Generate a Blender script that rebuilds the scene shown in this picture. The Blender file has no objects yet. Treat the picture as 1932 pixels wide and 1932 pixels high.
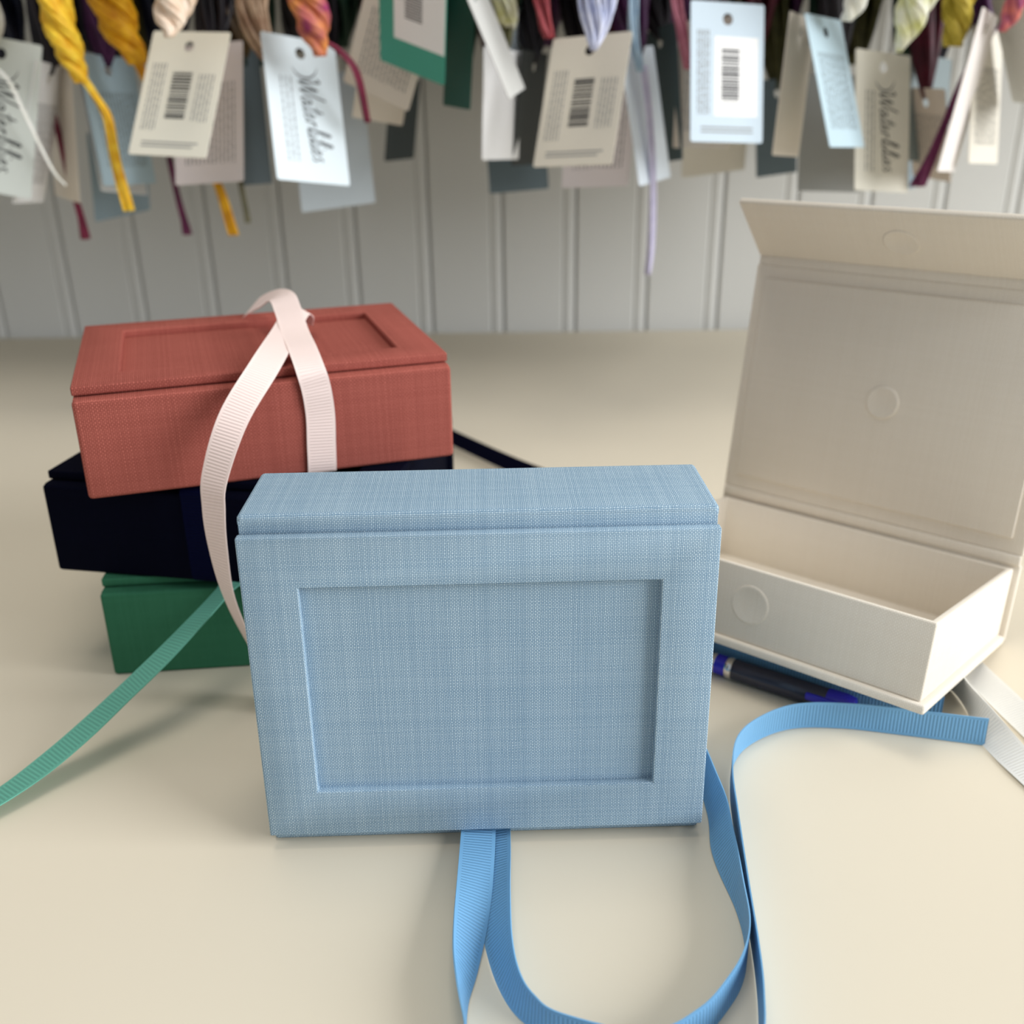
import bpy, bmesh, math, random
from mathutils import Vector, Matrix, Euler

random.seed(7)
S = bpy.context.scene
COL = S.collection
PI = math.pi

# ------------------------------------------------------------------ camera, world, lights, exposure
PITCH, ROLL, CAM_H = 0.404202, -0.011992, 0.194647
cam_data = bpy.data.cameras.new('camera')
cam = bpy.data.objects.new('camera', cam_data)
COL.objects.link(cam)
fw = Vector((0, math.cos(PITCH), -math.sin(PITCH)))
up0 = Vector((0, math.sin(PITCH), math.cos(PITCH)))
rt0 = Vector((1, 0, 0))
rt = rt0 * math.cos(ROLL) + up0 * math.sin(ROLL)
up = up0 * math.cos(ROLL) - rt0 * math.sin(ROLL)
M = Matrix((rt, up, -fw)).transposed().to_4x4()
M.translation = Vector((0, 0, CAM_H))
cam.matrix_world = M
cam_data.sensor_width = 36
cam_data.lens = 36.0
cam_data.clip_start = 0.01
cam_data.dof.use_dof = True
cam_data.dof.focus_distance = 0.267
cam_data.dof.aperture_fstop = 12.5
S.camera = cam

world = bpy.data.worlds.new('world')
S.world = world
world.use_nodes = True
wb = world.node_tree.nodes['Background']
wb.inputs[0].default_value = (0.93, 0.97, 1.0, 1)
wb.inputs[1].default_value = 0.44


def area_light(name, loc, target, sx, sy, power, color):
    d = bpy.data.lights.new(name, 'AREA')
    d.shape = 'RECTANGLE'
    d.size, d.size_y = sx, sy
    d.energy = power
    d.color = color
    o = bpy.data.objects.new(name, d)
    COL.objects.link(o)
    o.location = loc
    o.rotation_euler = (Vector(target) - Vector(loc)).to_track_quat('-Z', 'Y').to_euler()
    return o


area_light('ceiling_light', (-0.1, 0.42, 1.9), (-0.1, 0.42, 0), 0.8, 0.8, 11.5, (1.0, 0.94, 0.83))
area_light('window_light', (3.2, -0.95, 1.35), (0.0, 0.35, 0.05), 2.3, 2.1, 190, (0.97, 0.985, 1.0))

S.view_settings.view_transform = 'Standard'
S.view_settings.look = 'None'
S.view_settings.gamma = 1
S.view_settings.use_curve_mapping = False
S.view_settings.exposure = -0.25


# ------------------------------------------------------------------ helpers
def lin(c):
    c /= 255.0
    return c / 12.92 if c <= 0.04045 else ((c + 0.055) / 1.055) ** 2.4


def rgb(r, g, b):
    return (lin(r), lin(g), lin(b), 1.0)


def scl(c, k):
    return (min(1, c[0] * k), min(1, c[1] * k), min(1, c[2] * k), 1)


class N:
    """small node-building helper"""

    def __init__(self, name):
        self.m = bpy.data.materials.new(name)
        self.m.use_nodes = True
        self.t = self.m.node_tree
        self.b = self.t.nodes['Principled BSDF']

    def node(self, typ, **kw):
        n = self.t.nodes.new(typ)
        for k, v in kw.items():
            setattr(n, k, v)
        return n

    def put(self, sock, v):
        if hasattr(v, 'links') or isinstance(v, bpy.types.NodeSocket):
            self.t.links.new(v, sock)
        else:
            sock.default_value = v

    def math(self, op, a, b=0.0, c=0.0):
        n = self.node('ShaderNodeMath', operation=op)
        self.put(n.inputs[0], a)
        self.put(n.inputs[1], b)
        self.put(n.inputs[2], c)
        return n.outputs[0]

    def mixc(self, f, a, b):
        n = self.node('ShaderNodeMix', data_type='RGBA')
        self.put(n.inputs[0], f)
        self.put(n.inputs[6], a)
        self.put(n.inputs[7], b)
        return n.outputs[2]

    def noise(self, vec, scale, detail=2.0, rough=0.5):
        n = self.node('ShaderNodeTexNoise')
        n.inputs['Scale'].default_value = scale
        n.inputs['Detail'].default_value = detail
        n.inputs['Roughness'].default_value = rough
        if vec is not None:
            self.t.links.new(vec, n.inputs['Vector'])
        return n.outputs[0]

    def bump(self, h, strength, dist):
        n = self.node('ShaderNodeBump')
        n.inputs['Strength'].default_value = strength
        n.inputs['Distance'].default_value = dist
        self.t.links.new(h, n.inputs['Height'])
        self.t.links.new(n.outputs[0], self.b.inputs['Normal'])

    def set(self, rough=0.6, spec=0.3, color=None):
        self.b.inputs['Roughness'].default_value = rough
        self.b.inputs['Specular IOR Level'].default_value = spec
        if color is not None:
            self.put(self.b.inputs['Base Color'], color)
        return self.m


def mat_plain(name, col, rough=0.6, spec=0.3, var=0.0, scale=40):
    n = N(name)
    if var:
        tc = n.node('ShaderNodeTexCoord')
        f = n.noise(tc.outputs['Object'], scale)
        c = n.mixc(f, scl(col, 1 - var), scl(col, 1 + var))
        return n.set(rough, spec, c)
    return n.set(rough, spec, col)


def mat_linen(name, light, dark, pitch=0.00037, contrast=1.0, sheen=0.0, bump=0.5):
    """plain-weave book cloth in the UV map, whose unit is the metre"""
    n = N(name)
    uv = n.node('ShaderNodeUVMap')
    sep = n.node('ShaderNodeSeparateXYZ')
    n.t.links.new(uv.outputs[0], sep.inputs[0])
    wob = n.noise(uv.outputs[0], 260, 2)
    wob2 = n.noise(uv.outputs[0], 330, 2)
    u = n.math('ADD', n.math('MULTIPLY', sep.outputs[0], 1 / pitch), n.math('MULTIPLY', wob, 1.1))
    v = n.math('ADD', n.math('MULTIPLY', sep.outputs[1], 1 / pitch), n.math('MULTIPLY', wob2, 1.1))
    su = n.math('SINE', n.math('MULTIPLY', u, PI))
    sv = n.math('SINE', n.math('MULTIPLY', v, PI))
    mask = n.math('GREATER_THAN', n.math('MULTIPLY', su, sv), 0.0)
    au = n.math('ABSOLUTE', su)
    av = n.math('ABSOLUTE', sv)
    hw = n.math('MULTIPLY', au, n.math('MULTIPLY_ADD', av, 0.4, 0.6))
    hf = n.math('MULTIPLY', av, n.math('MULTIPLY_ADD', au, 0.4, 0.6))
    h = n.math('ADD', n.math('MULTIPLY', mask, hw), n.math('MULTIPLY', n.math('SUBTRACT', 1.0, mask), n.math('MULTIPLY', hf, 0.72)))
    wn1 = n.node('ShaderNodeTexWhiteNoise', noise_dimensions='1D')
    n.t.links.new(n.math('FLOOR', u), wn1.inputs['W'])
    wn2 = n.node('ShaderNodeTexWhiteNoise', noise_dimensions='1D')
    n.t.links.new(n.math('FLOOR', n.math('ADD', v, 71.3)), wn2.inputs['W'])
    tone = n.math('ADD', n.math('MULTIPLY', mask, wn1.outputs['Value']),
                  n.math('MULTIPLY', n.math('SUBTRACT', 1.0, mask), wn2.outputs['Value']))
    big = n.noise(uv.outputs[0], 60, 3)
    f = n.math('MULTIPLY', n.math('POWER', h, 1.3),
               n.math('ADD', n.math('MULTIPLY_ADD', tone, 0.32, 0.62), n.math('MULTIPLY', big, 0.22)))
    c = n.mixc(f, dark, light)
    n.bump(h, bump, 0.00012)
    n.b.inputs['Sheen Weight'].default_value = sheen
    n.b.inputs['Sheen Roughness'].default_value = 0.5
    return n.set(0.9, 0.06, c)


def mat_grosgrain(name, col, rib=0.00105, rough=0.55, amp=0.12, spec=0.3):
    n = N(name)
    uv = n.node('ShaderNodeUVMap')
    sep = n.node('ShaderNodeSeparateXYZ')
    n.t.links.new(uv.outputs[0], sep.inputs[0])
    s = n.math('SINE', n.math('MULTIPLY', sep.outputs[0], 2 * PI / rib))
    edge = n.math('LESS_THAN', n.math('ABSOLUTE', sep.outputs[1]), 0.0038)
    h = n.math('MULTIPLY', n.math('MULTIPLY_ADD', s, 0.5, 0.5), edge)
    h = n.math('ADD', h, n.math('MULTIPLY', n.math('SUBTRACT', 1.0, edge), 0.6))
    c = n.mixc(h, scl(col, 1 - amp * 1.6), scl(col, 1 + amp))
    n.bump(h, 0.7, 0.0002)
    return n.set(rough, spec, c)


def mat_thread(name, c1, c2, scale=120):
    n = N(name)
    tc = n.node('ShaderNodeTexCoord')
    f = n.noise(tc.outputs['Object'], scale, 3)
    f = n.math('MULTIPLY_ADD', f, 2.2, -0.6)
    n.t.nodes[-1].use_clamp = True
    c = n.mixc(f, c1, c2)
    return n.set(0.5, 0.35, c)


def mat_card(name, col):
    n = N(name)
    tc = n.node('ShaderNodeTexCoord')
    f = n.noise(tc.outputs['Object'], 900, 2)
    c = n.mixc(f, scl(col, 0.97), scl(col, 1.03))
    return n.set(0.55, 0.35, c)


def uv_box(me):
    """box projection in metres"""
    lay = me.uv_layers.new(name='UVMap') if not me.uv_layers else me.uv_layers[0]
    for p in me.polygons:
        nx, ny, nz = (abs(a) for a in p.normal)
        for li in p.loop_indices:
            co = me.vertices[me.loops[li].vertex_index].co
            if nz >= nx and nz >= ny:
                lay.data[li].uv = (co.x, co.y)
            elif ny >= nx:
                lay.data[li].uv = (co.x, co.z)
            else:
                lay.data[li].uv = (co.y, co.z)


def link_mesh(name, me, mat, parent=None, smooth=False, world_space=False):
    o = bpy.data.objects.new(name, me)
    COL.objects.link(o)
    if mat is not None:
        me.materials.append(mat)
    if smooth:
        for p in me.polygons:
            p.use_smooth = True
    if parent is not None:
        o.parent = parent
        if world_space:
            top = parent
            mw = parent.matrix_basis.copy()
            while top.parent is not None:
                top = top.parent
                mw = top.matrix_basis @ mw
            o.matrix_parent_inverse = mw.inverted()
    return o


def bm_box(bm, lo, hi):
    vs = [bm.verts.new((x, y, z)) for z in (lo[2], hi[2]) for y in (lo[1], hi[1]) for x in (lo[0], hi[0])]
    for f in ((0, 2, 3, 1), (4, 5, 7, 6), (0, 1, 5, 4), (1, 3, 7, 5), (3, 2, 6, 7), (2, 0, 4, 6)):
        bm.faces.new([vs[i] for i in f])
    return vs


def bm_done(name, bm, mat, parent=None, bevel=0.0, seg=2, smooth=True, world_space=False):
    bmesh.ops.recalc_face_normals(bm, faces=bm.faces)
    if bevel:
        es = [e for e in bm.edges if len(e.link_faces) == 2 and e.calc_face_angle(0) > 0.6]
        bmesh.ops.bevel(bm, geom=es, offset=bevel, segments=seg, profile=0.5, affect='EDGES')
    me = bpy.data.meshes.new(name)
    bm.to_mesh(me)
    bm.free()
    uv_box(me)
    if bevel and smooth:
        for p in me.polygons:
            p.use_smooth = True
        me.set_sharp_from_angle(angle=math.radians(50))
    return link_mesh(name, me, mat, parent, world_space=world_space)


def slab(name, lo, hi, mat, parent=None, bevel=0.0005, seg=2):
    bm = bmesh.new()
    bm_box(bm, lo, hi)
    return bm_done(name, bm, mat, parent, bevel, seg)


def bm_ring(bm, olo, ohi, ilo, ihi, z0, z1):
    """rectangular frame in the xy plane"""
    def loop(lo, hi, z):
        return [bm.verts.new((lo[0], lo[1], z)), bm.verts.new((hi[0], lo[1], z)),
                bm.verts.new((hi[0], hi[1], z)), bm.verts.new((lo[0], hi[1], z))]
    o0, o1 = loop(olo, ohi, z0), loop(olo, ohi, z1)
    i0, i1 = loop(ilo, ihi, z0), loop(ilo, ihi, z1)
    for k in range(4):
        j = (k + 1) % 4
        bm.faces.new((o0[k], o0[j], o1[j], o1[k]))
        bm.faces.new((i0[j], i0[k], i1[k], i1[j]))
        bm.faces.new((o1[k], o1[j], i1[j], i1[k]))
        bm.faces.new((o0[j], o0[k], i0[k], i0[j]))


def tube_into(verts, faces, pts, rads, sides=6, cap=True):
    base = len(verts)
    n = len(pts)
    prev = None
    for i in range(n):
        p = Vector(pts[i])
        t = Vector(pts[min(i + 1, n - 1)]) - Vector(pts[max(i - 1, 0)])
        t.normalize()
        ref = prev if prev is not None else (Vector((0, 1, 0)) if abs(t.y) < 0.9 else Vector((1, 0, 0)))
        a = (ref - t * ref.dot(t)).normalized()
        prev = a
        b = t.cross(a)
        r = rads[i] if hasattr(rads, '__len__') else rads
        for k in range(sides):
            th = 2 * PI * k / sides
            verts.append(p + (a * math.cos(th) + b * math.sin(th)) * r)
    for i in range(n - 1):
        for k in range(sides):
            j = (k + 1) % sides
            faces.append((base + i * sides + k, base + i * sides + j, base + (i + 1) * sides + j, base + (i + 1) * sides + k))
    if cap:
        faces.append(tuple(base + k for k in range(sides))[::-1])
        faces.append(tuple(base + (n - 1) * sides + k for k in range(sides)))


def mesh_of(name, verts, faces, mat, parent=None, smooth=True, world_space=False):
    me = bpy.data.meshes.new(name)
    me.from_pydata([tuple(v) for v in verts], [], faces)
    me.update()
    uv_box(me)
    return link_mesh(name, me, mat, parent, smooth, world_space)


def catmull(P, n):
    P = [Vector(p) for p in P]
    Q = [P[0] * 2 - P[1]] + P + [P[-1] * 2 - P[-2]]
    out = []
    for i in range(1, len(Q) - 2):
        p0, p1, p2, p3 = Q[i - 1:i + 3]
        for k in range(n):
            t = k / n
            out.append(0.5 * ((2 * p1) + (p2 - p0) * t + (2 * p0 - 5 * p1 + 4 * p2 - p3) * t * t
                              + (3 * p1 - p0 - 3 * p2 + p3) * t ** 3))
    out.append(P[-1])
    return out


def ribbon(name, pts, mat, parent, width=0.0095, thick=0.00035, n=8):
    """flat woven band; each point is (x, y, z, tilt in degrees) or (x, y, z, (wx, wy, wz))"""
    pos = [Vector(p[:3]) for p in pts]
    wd = []
    for i, p in enumerate(pts):
        if isinstance(p[3], tuple):
            wd.append(Vector(p[3]).normalized())
        else:
            t = pos[min(i + 1, len(pos) - 1)] - pos[max(i - 1, 0)]
            t.z = 0
            t.normalize()
            side = t.cross(Vector((0, 0, 1)))
            a = math.radians(p[3])
            wd.append(side * math.cos(a) + Vector((0, 0, 1)) * math.sin(a))
    C = catmull(pos, n)
    Wd = catmull(wd, n)
    verts, faces, uvs = [], [], []
    s = 0.0
    prof = [(-1, 1), (0, 1), (1, 1), (1, -1), (0, -1), (-1, -1)]
    for i, c in enumerate(C):
        t = (C[min(i + 1, len(C) - 1)] - C[max(i - 1, 0)]).normalized()
        w = Wd[i] - t * Wd[i].dot(t)
        w.normalize()
        nn = t.cross(w)
        if i:
            s += (c - C[i - 1]).length
        for (a, b) in prof:
            verts.append(c + w * (a * width / 2) + nn * (b * thick / 2))
            uvs.append((s, a * width / 2))
    m = len(prof)
    for i in range(len(C) - 1):
        for k in range(m):
            j = (k + 1) % m
            faces.append((i * m + k, i * m + j, (i + 1) * m + j, (i + 1) * m + k))
    faces.append(tuple(range(m))[::-1])
    faces.append(tuple((len(C) - 1) * m + k for k in range(m)))
    me = bpy.data.meshes.new(name)
    me.from_pydata([tuple(v) for v in verts], [], faces)
    me.update()
    lay = me.uv_layers.new(name='UVMap')
    for l in me.loops:
        lay.data[l.index].uv = uvs[l.vertex_index]
    for p in me.polygons:
        p.use_smooth = True
    me.set_sharp_from_angle(angle=math.radians(40))
    return link_mesh(name, me, mat, parent, world_space=True)


def tag(o, label, cat, group=None):
    o['label'] = label
    o['category'] = cat
    if group:
        o['group'] = group
    return o


def empty(name, matrix):
    o = bpy.data.objects.new(name, None)
    o.empty_display_size = 0.01
    COL.objects.link(o)
    o.matrix_basis = matrix
    return o


# ------------------------------------------------------------------ the setting
WALL_Y, WALL_A = 0.842828, 0.008575
m_wall = mat_plain('wall_paint', rgb(210, 210, 206), 0.5, 0.3, 0.02, 6)
m_table = mat_plain('table_laminate', rgb(229, 219, 199), 0.65, 0.15, 0.012, 9)

wall = slab('wall_back', (-1.3, 0.0, -0.3), (1.3, 0.04, 1.9), m_wall, None, 0.0)
wall.location = (0, WALL_Y + 0.006, 0)
wall.rotation_euler = (0, 0, WALL_A)
wall['kind'] = 'structure'
# tongue-and-groove boards: flat field, V groove, round bead, V groove
PITCHB, BEADW, G = 0.0588, 0.0092, 0.0014
prof = [(0, -0.0050), (G, -0.006), (PITCHB - BEADW - 2 * G, -0.006), (PITCHB - BEADW - G, -0.0050)]
for k in range(0, 9):
    a = PI * k / 8
    prof.append((PITCHB - BEADW - G + BEADW * (0.5 - 0.5 * math.cos(a)), -0.0050 - 0.0014 * math.sin(a)))
bv, bf = [], []
for z in (-0.02, 1.2):
    for (x, y) in prof:
        bv.append((x, y, z))
    bv.append((PITCHB - 0.0001, 0.0, z))
    bv.append((0.0001, 0.0, z))
mN = len(prof) + 2
for k in range(mN):
    j = (k + 1) % mN
    bf.append((k, j, mN + j, mN + k))
board_me = bpy.data.meshes.new('board')
board_me.from_pydata(bv, [], bf)
board_me.update()
board_me.materials.append(m_wall)
BX0 = -0.0089 + BEADW / 2
for k in range(-12, 13):
    b = bpy.data.objects.new('board', board_me)
    COL.objects.link(b)
    b.parent = wall
    b.location = (BX0 + (k - 1) * PITCHB, 0, 0)

table = slab('table', (-0.95, -0.25, -0.03), (0.95, 0.832, 0.0), m_table, None, 0.003)
tag(table, 'cream white table top that carries the boxes and ribbons', 'table')

# ------------------------------------------------------------------ keepsake boxes
BW, HL, HF, WF, D = 0.12, 0.08945, 0.09419, 0.00467, 0.03574
HB = BW / 2
WIN_S, WIN_T, WIN_B = 0.0143, 0.01393, 0.0142
TB = 0.0030


def closed_box(name, matrix, mat, label):
    """lying frame: x along the hinge, y = 0 at the spine and -HF at the flap, z = 0 under the base, lid on top"""
    r = empty(name, matrix)
    tag(r, label, 'box', 'linen keepsake boxes')
    bm = bmesh.new()
    bm_ring(bm, (-HB, -HL), (HB, 0), (-HB + WIN_S, -HL + WIN_T), (HB - WIN_S, -WIN_B), D - TB, D)
    bm_done('lid_frame', bm, mat, r, 0.0005)
    slab('window_panel', (-HB + 0.003, -HL + 0.003, D - TB - 0.0010), (HB - 0.003, -0.003, D - TB + 0.0004), mat, r, 0.0)
    slab('flap', (-HB, -HF, 0.0), (HB, -HL - 0.0009, D - 0.0034), mat, r, 0.0014, 4)
    slab('hinge', (-HB + 0.0004, -HL - 0.0031, D - 0.0050), (HB - 0.0004, -HL + 0.004, D - 0.00335), mat, r, 0.0002)
    slab('base_board', (-HB, -HL + 0.0005, 0.0), (HB, 0, TB), mat, r, 0.0005)
    slab('spine', (-HB, 0.0002, 0.0012), (HB, 0.0044, D - 0.0040), mat, r, 0.0012)
    bm = bmesh.new()
    e = 0.0018
    bm_ring(bm, (-HB + e, -HL + 0.0004), (HB - e, -0.0003), (-HB + e + 0.002, -HL + 0.0024), (HB - e - 0.002, -0.0024), TB, D - TB - 0.0016)
    bm_done('tray', bm, mat, r, 0.0004)
    return r


m_blue = mat_linen('blue_linen', rgb(228, 245, 252), rgb(70, 116, 152), pitch=0.00046, bump=0.55)
m_rose = mat_linen('terracotta_linen', rgb(214, 126, 112), rgb(112, 50, 44), pitch=0.0006, bump=0.5)
m_navy = mat_linen('navy_linen', rgb(7, 11, 36), rgb(1, 2, 10), bump=0.3)
m_green = mat_linen('green_linen', rgb(82, 146, 114), rgb(34, 90, 64), bump=0.35)
m_cream = mat_linen('cream_linen', rgb(254, 248, 238), rgb(224, 214, 198), pitch=0.00055, bump=0.3)

r_blue = mat_grosgrain('blue_ribbon', rgb(118, 173, 216))
r_pink = mat_grosgrain('pink_ribbon', rgb(252, 228, 222), amp=0.07)
r_teal = mat_grosgrain('teal_ribbon', rgb(108, 184, 164), rib=0.0012)
r_navy = mat_grosgrain('navy_ribbon', rgb(4, 8, 40), rough=0.8, spec=0.05)
r_white = mat_grosgrain('white_ribbon', rgb(243, 243, 240), amp=0.04)

# blue box standing on its spine
yaw, lean = 0.02619, 0.02644
Mst = Matrix(((-1, 0, 0), (0, 0, -1), (0, -1, 0))).to_4x4()
Rl = Matrix.Rotation(yaw, 4, 'Z') @ Matrix.Rotation(-lean, 4, 'X')
mb = Rl @ Mst
by = D
org = Vector((-0.00799, 0.22702, 0.0015)) + Vector((-by * math.sin(yaw) * math.cos(lean), by * math.cos(yaw) * math.cos(lean), -by * math.sin(lean)))
KB = (CAM_H - 0.0047) / (CAM_H - 0.0015)   # this box measures 118 mm and stands on its spine
mb = mb @ Matrix.Scale(KB, 4)
mb.translation = Vector((0, 0, CAM_H)) + (org - Vector((0, 0, CAM_H))) * KB
blue = closed_box('keepsake_box', mb, m_blue, 'sky blue linen keepsake box standing upright on the table with a recessed window')
ribbon('ribbon', [(-0.0105, 0.2413, 0.0032, 0), (-0.0103, 0.2244, 0.0032, 4), (-0.0108, 0.2004, 0.0042, 22), (-0.0121, 0.1807, 0.0045, 52), (-0.0126, 0.17, 0.005, 75), (-0.0115, 0.1601, 0.005, 86), (-0.0086, 0.1497, 0.005, 88),
                  (0.0040, 0.1323, 0.0050, 85),
                  (0.0216, 0.1259, 0.0050, 88), (0.0403, 0.1361, 0.0050, 88), (0.0501, 0.1511, 0.0050, 88), (0.0537, 0.1643, 0.0050, 88),
                  (0.0559, 0.1790, 0.0050, 90), (0.0577, 0.1974, 0.0050, 90), (0.0604, 0.2229, 0.0051, 90), (0.0628, 0.2422, 0.0050, 90),
                  (0.0671, 0.2573, 0.0050, 88), (0.0753, 0.2673, 0.0050, 86), (0.0887, 0.2745, 0.0050, 88), (0.1049, 0.2747, 0.0050, 90),
                  (0.1222, 0.2711, 0.0050, 92), (0.1467, 0.2650, 0.0050, 94)], r_blue, blue)['label'] = 'bright blue ribbed ribbon'
ribbon('ribbon', [(-0.0066, 0.2427, 0.0009, 0), (-0.0061, 0.2215, 0.0014, -12), (-0.0056, 0.2004, 0.0026, -32), (-0.0039, 0.1823, 0.0042, -55), (-0.0010, 0.1707, 0.0048, -72),
                  (0.0032, 0.1639, 0.0050, -85), (0.0094, 0.1592, 0.0050, -90), (0.0271, 0.1546, 0.0050, -90), (0.0393, 0.1601, 0.0050, -88), (0.0477, 0.1689, 0.0050, -87),
                  (0.0526, 0.1767, 0.0050, -88), (0.0552, 0.1854, 0.0050, -92), (0.0559, 0.1978, 0.0050, -97), (0.0556, 0.2178, 0.0044, -122), (0.0565, 0.2371, 0.0047, -112),
                  (0.0520, 0.2760, 0.0050, -90), (0.0300, 0.3000, 0.0050, -90), (0.0080, 0.3220, 0.0050, -90), (0.0040, 0.3460, 0.0050, -90), (0.0320, 0.3480, 0.0050, -90),
                  (0.0690, 0.3180, 0.0050, -90), (0.0800, 0.3090, 0.0050, -90), (0.0890, 0.3025, 0.0050, -90), (0.1120, 0.2880, 0.0050, -90), (0.1378, 0.2775, 0.0050, -90)], r_blue, blue)['label'] = 'bright blue ribbed ribbon'


def lying(x, y, z, a):
    return Matrix.Translation((x, y, z)) @ Matrix.Rotation(a, 4, 'Z')


STACK = 0.0359
green = closed_box('keepsake_box', lying(-0.09146, 0.41157, 0.0, 0.09956), m_green, 'dark green linen keepsake box at the bottom of the stack')
navy = closed_box('keepsake_box', lying(-0.08346, 0.40524, STACK, -0.18507), m_navy, 'navy blue linen keepsake box in the middle of the stack')
RY, RO = 0.31407, Vector((-0.10616, 0.40879, 0.0719))
rose = closed_box('keepsake_box', lying(RO.x, RO.y, 2 * STACK, RY), m_rose, 'terracotta linen keepsake box on top of the stack, tied with pink ribbon')
ru = Vector((math.cos(RY), math.sin(RY), 0))
rn = Vector((math.sin(RY), -math.cos(RY), 0))


def rp(u, v, z):
    q = RO + ru * u + rn * v
    return (q.x, q.y, RO.z + z)


W1 = tuple(ru)
ribbon('ribbon', [(*rp(0.0138, 0.080, -0.0002), W1), (*rp(0.0138, 0.0925, -0.0002), W1), (*rp(0.0139, 0.0950, 0.0016), W1), (*rp(0.0143, 0.0952, 0.010), W1),
                  (*rp(0.0148, 0.0952, 0.020), W1), (*rp(0.0142, 0.0956, 0.029), W1), (*rp(0.0130, 0.0940, 0.0355), W1),
                  (*rp(0.0125, 0.082, 0.0395), W1), (*rp(0.0125, 0.062, 0.0415), W1), (*rp(0.0125, 0.046, 0.0455), (ru.x, ru.y, 0.15)),
                  (*rp(0.0118, 0.035, 0.0480), (0.9, 0.35, 0.25)), (*rp(0.0085, 0.0225, 0.0455), (0.7, 0.35, 0.6)),
                  (*rp(0.0020, 0.006, 0.0385), (0.6, 0.4, 0.65)), (*rp(-0.0010, -0.006, 0.0290), (0.6, 0.4, 0.6)), (*rp(-0.0020, -0.0120, 0.0150), (0.7, 0.4, 0.4))], r_pink, rose)['label'] = 'pale pink ribbed ribbon'
ribbon('ribbon', [(*rp(0.0185, 0.030, 0.0375), (0.9, -0.3, 0.0)), (*rp(0.0190, 0.036, 0.0425), (0.8, -0.3, -0.4)), (*rp(0.0160, 0.044, 0.0445), (0.8, -0.4, -0.3)),
                  (*rp(0.0100, 0.060, 0.0415), (0.90, -0.15, -0.1)), (-0.0781, 0.3185, 0.1101, (0.92, -0.05, -0.3)), (-0.0850, 0.3000, 0.0985, (0.93, -0.2, -0.3)),
                  (-0.0908, 0.2925, 0.0823, (0.9, -0.45, -0.2)), (-0.0918, 0.2905, 0.0726, (0.85, -0.5, -0.1)), (-0.0917, 0.2890, 0.0608, (0.8, -0.6, 0)),
                  (-0.0905, 0.2890, 0.0440, (0.65, -0.75, 0.1)), (-0.0871, 0.293, 0.0252, (0.55, -0.8, 0.2)), (-0.0796, 0.292, 0.0095, (0.5, -0.85, 0.2)),
                  (-0.066, 0.289, 0.0015, (0.3, -0.95, 0.0)), (-0.050, 0.289, 0.0008, (0.0, -1, 0.0))], r_pink, rose)['label'] = 'pale pink ribbed ribbon'
ribbon('ribbon', [(-0.070, 0.345, 0.0360, (0.8, 0.6, 0)), (-0.084, 0.3250, 0.0364, (0.8, 0.6, 0)), (-0.0942, 0.3146, 0.0372, (0.8, 0.6, 0.1)), (-0.0976, 0.3093, 0.0350, (0.78, -0.55, 0.25)),
                  (-0.1045, 0.2966, 0.0300, (0.76, -0.55, 0.2)), (-0.1135, 0.2832, 0.0235, (0.74, -0.6, 0.1)), (-0.1232, 0.2737, 0.0165, (0.70, -0.68, 0.05)),
                  (-0.1318, 0.2630, 0.0110, (0.68, -0.7, 0)), (-0.1401, 0.2534, 0.0065, (0.66, -0.74, 0)), (-0.1475, 0.2439, 0.0040, (0.62, -0.75, 0.1)),
                  (-0.1547, 0.2358, 0.0030, (0.6, -0.75, 0.15)), (-0.170, 0.222, 0.0024, (0.6, -0.75, 0.2))], r_teal, green)['label'] = 'teal ribbed ribbon'
gu = Vector((math.cos(0.09956), math.sin(0.09956), 0))
gn = Vector((math.sin(0.09956), -math.cos(0.09956), 0))
GO = Vector((-0.09146, 0.41157, 0))


def gp(u, v, z):
    q = GO + gu * u + gn * v
    return (q.x, q.y, z)


ribbon('ribbon', [(*gp(0.0045, 0.086, 0.0004), tuple(gu)), (*gp(0.0045, 0.0925, 0.0004), tuple(gu)), (*gp(0.0045, 0.0948, 0.003), tuple(gu)), (*gp(0.0045, 0.0949, 0.015), tuple(gu)),
                  (*gp(0.0045, 0.0948, 0.029), tuple(gu)), (*gp(0.0045, 0.0925, 0.0340), tuple(gu)), (*gp(0.0045, 0.082, 0.0359), tuple(gu))], r_teal, green, width=0.0095)['label'] = 'teal ribbed ribbon'
na = -0.18507
nu = Vector((math.cos(na), math.sin(na), 0))
nn_ = Vector((math.sin(na), -math.cos(na), 0))
NO = Vector((-0.08346, 0.40524, 0))


def np_(u, v, z):
    q = NO + nu * u + nn_ * v
    return (q.x, q.y, z)


ribbon('ribbon', [(*np_(-0.004, 0.0935, STACK + 0.0002), tuple(nu)), (*np_(-0.004, 0.0948, STACK + 0.003), tuple(nu)), (*np_(-0.004, 0.0949, STACK + 0.015), tuple(nu)),
                  (*np_(-0.004, 0.0948, STACK + 0.029), tuple(nu)), (*np_(-0.004, 0.0925, STACK + 0.0345), tuple(nu)), (*np_(-0.004, 0.070, STACK + 0.0359), tuple(nu))], r_navy, navy)['label'] = 'navy ribbed ribbon'
ribbon('ribbon', [(-0.066, 0.405, 0.058, 88), (-0.064, 0.425, 0.050, 88), (-0.062, 0.480, 0.025, 88), (-0.058, 0.550, 0.0055, 88), (-0.0514, 0.577, 0.0050, 88), (-0.0288, 0.5458, 0.0050, 90), (0.0000, 0.5073, 0.0050, 90), (0.0201, 0.4844, 0.0050, 90), (0.045, 0.460, 0.0050, 90)], r_navy, navy)['label'] = 'navy ribbed ribbon'

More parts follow.
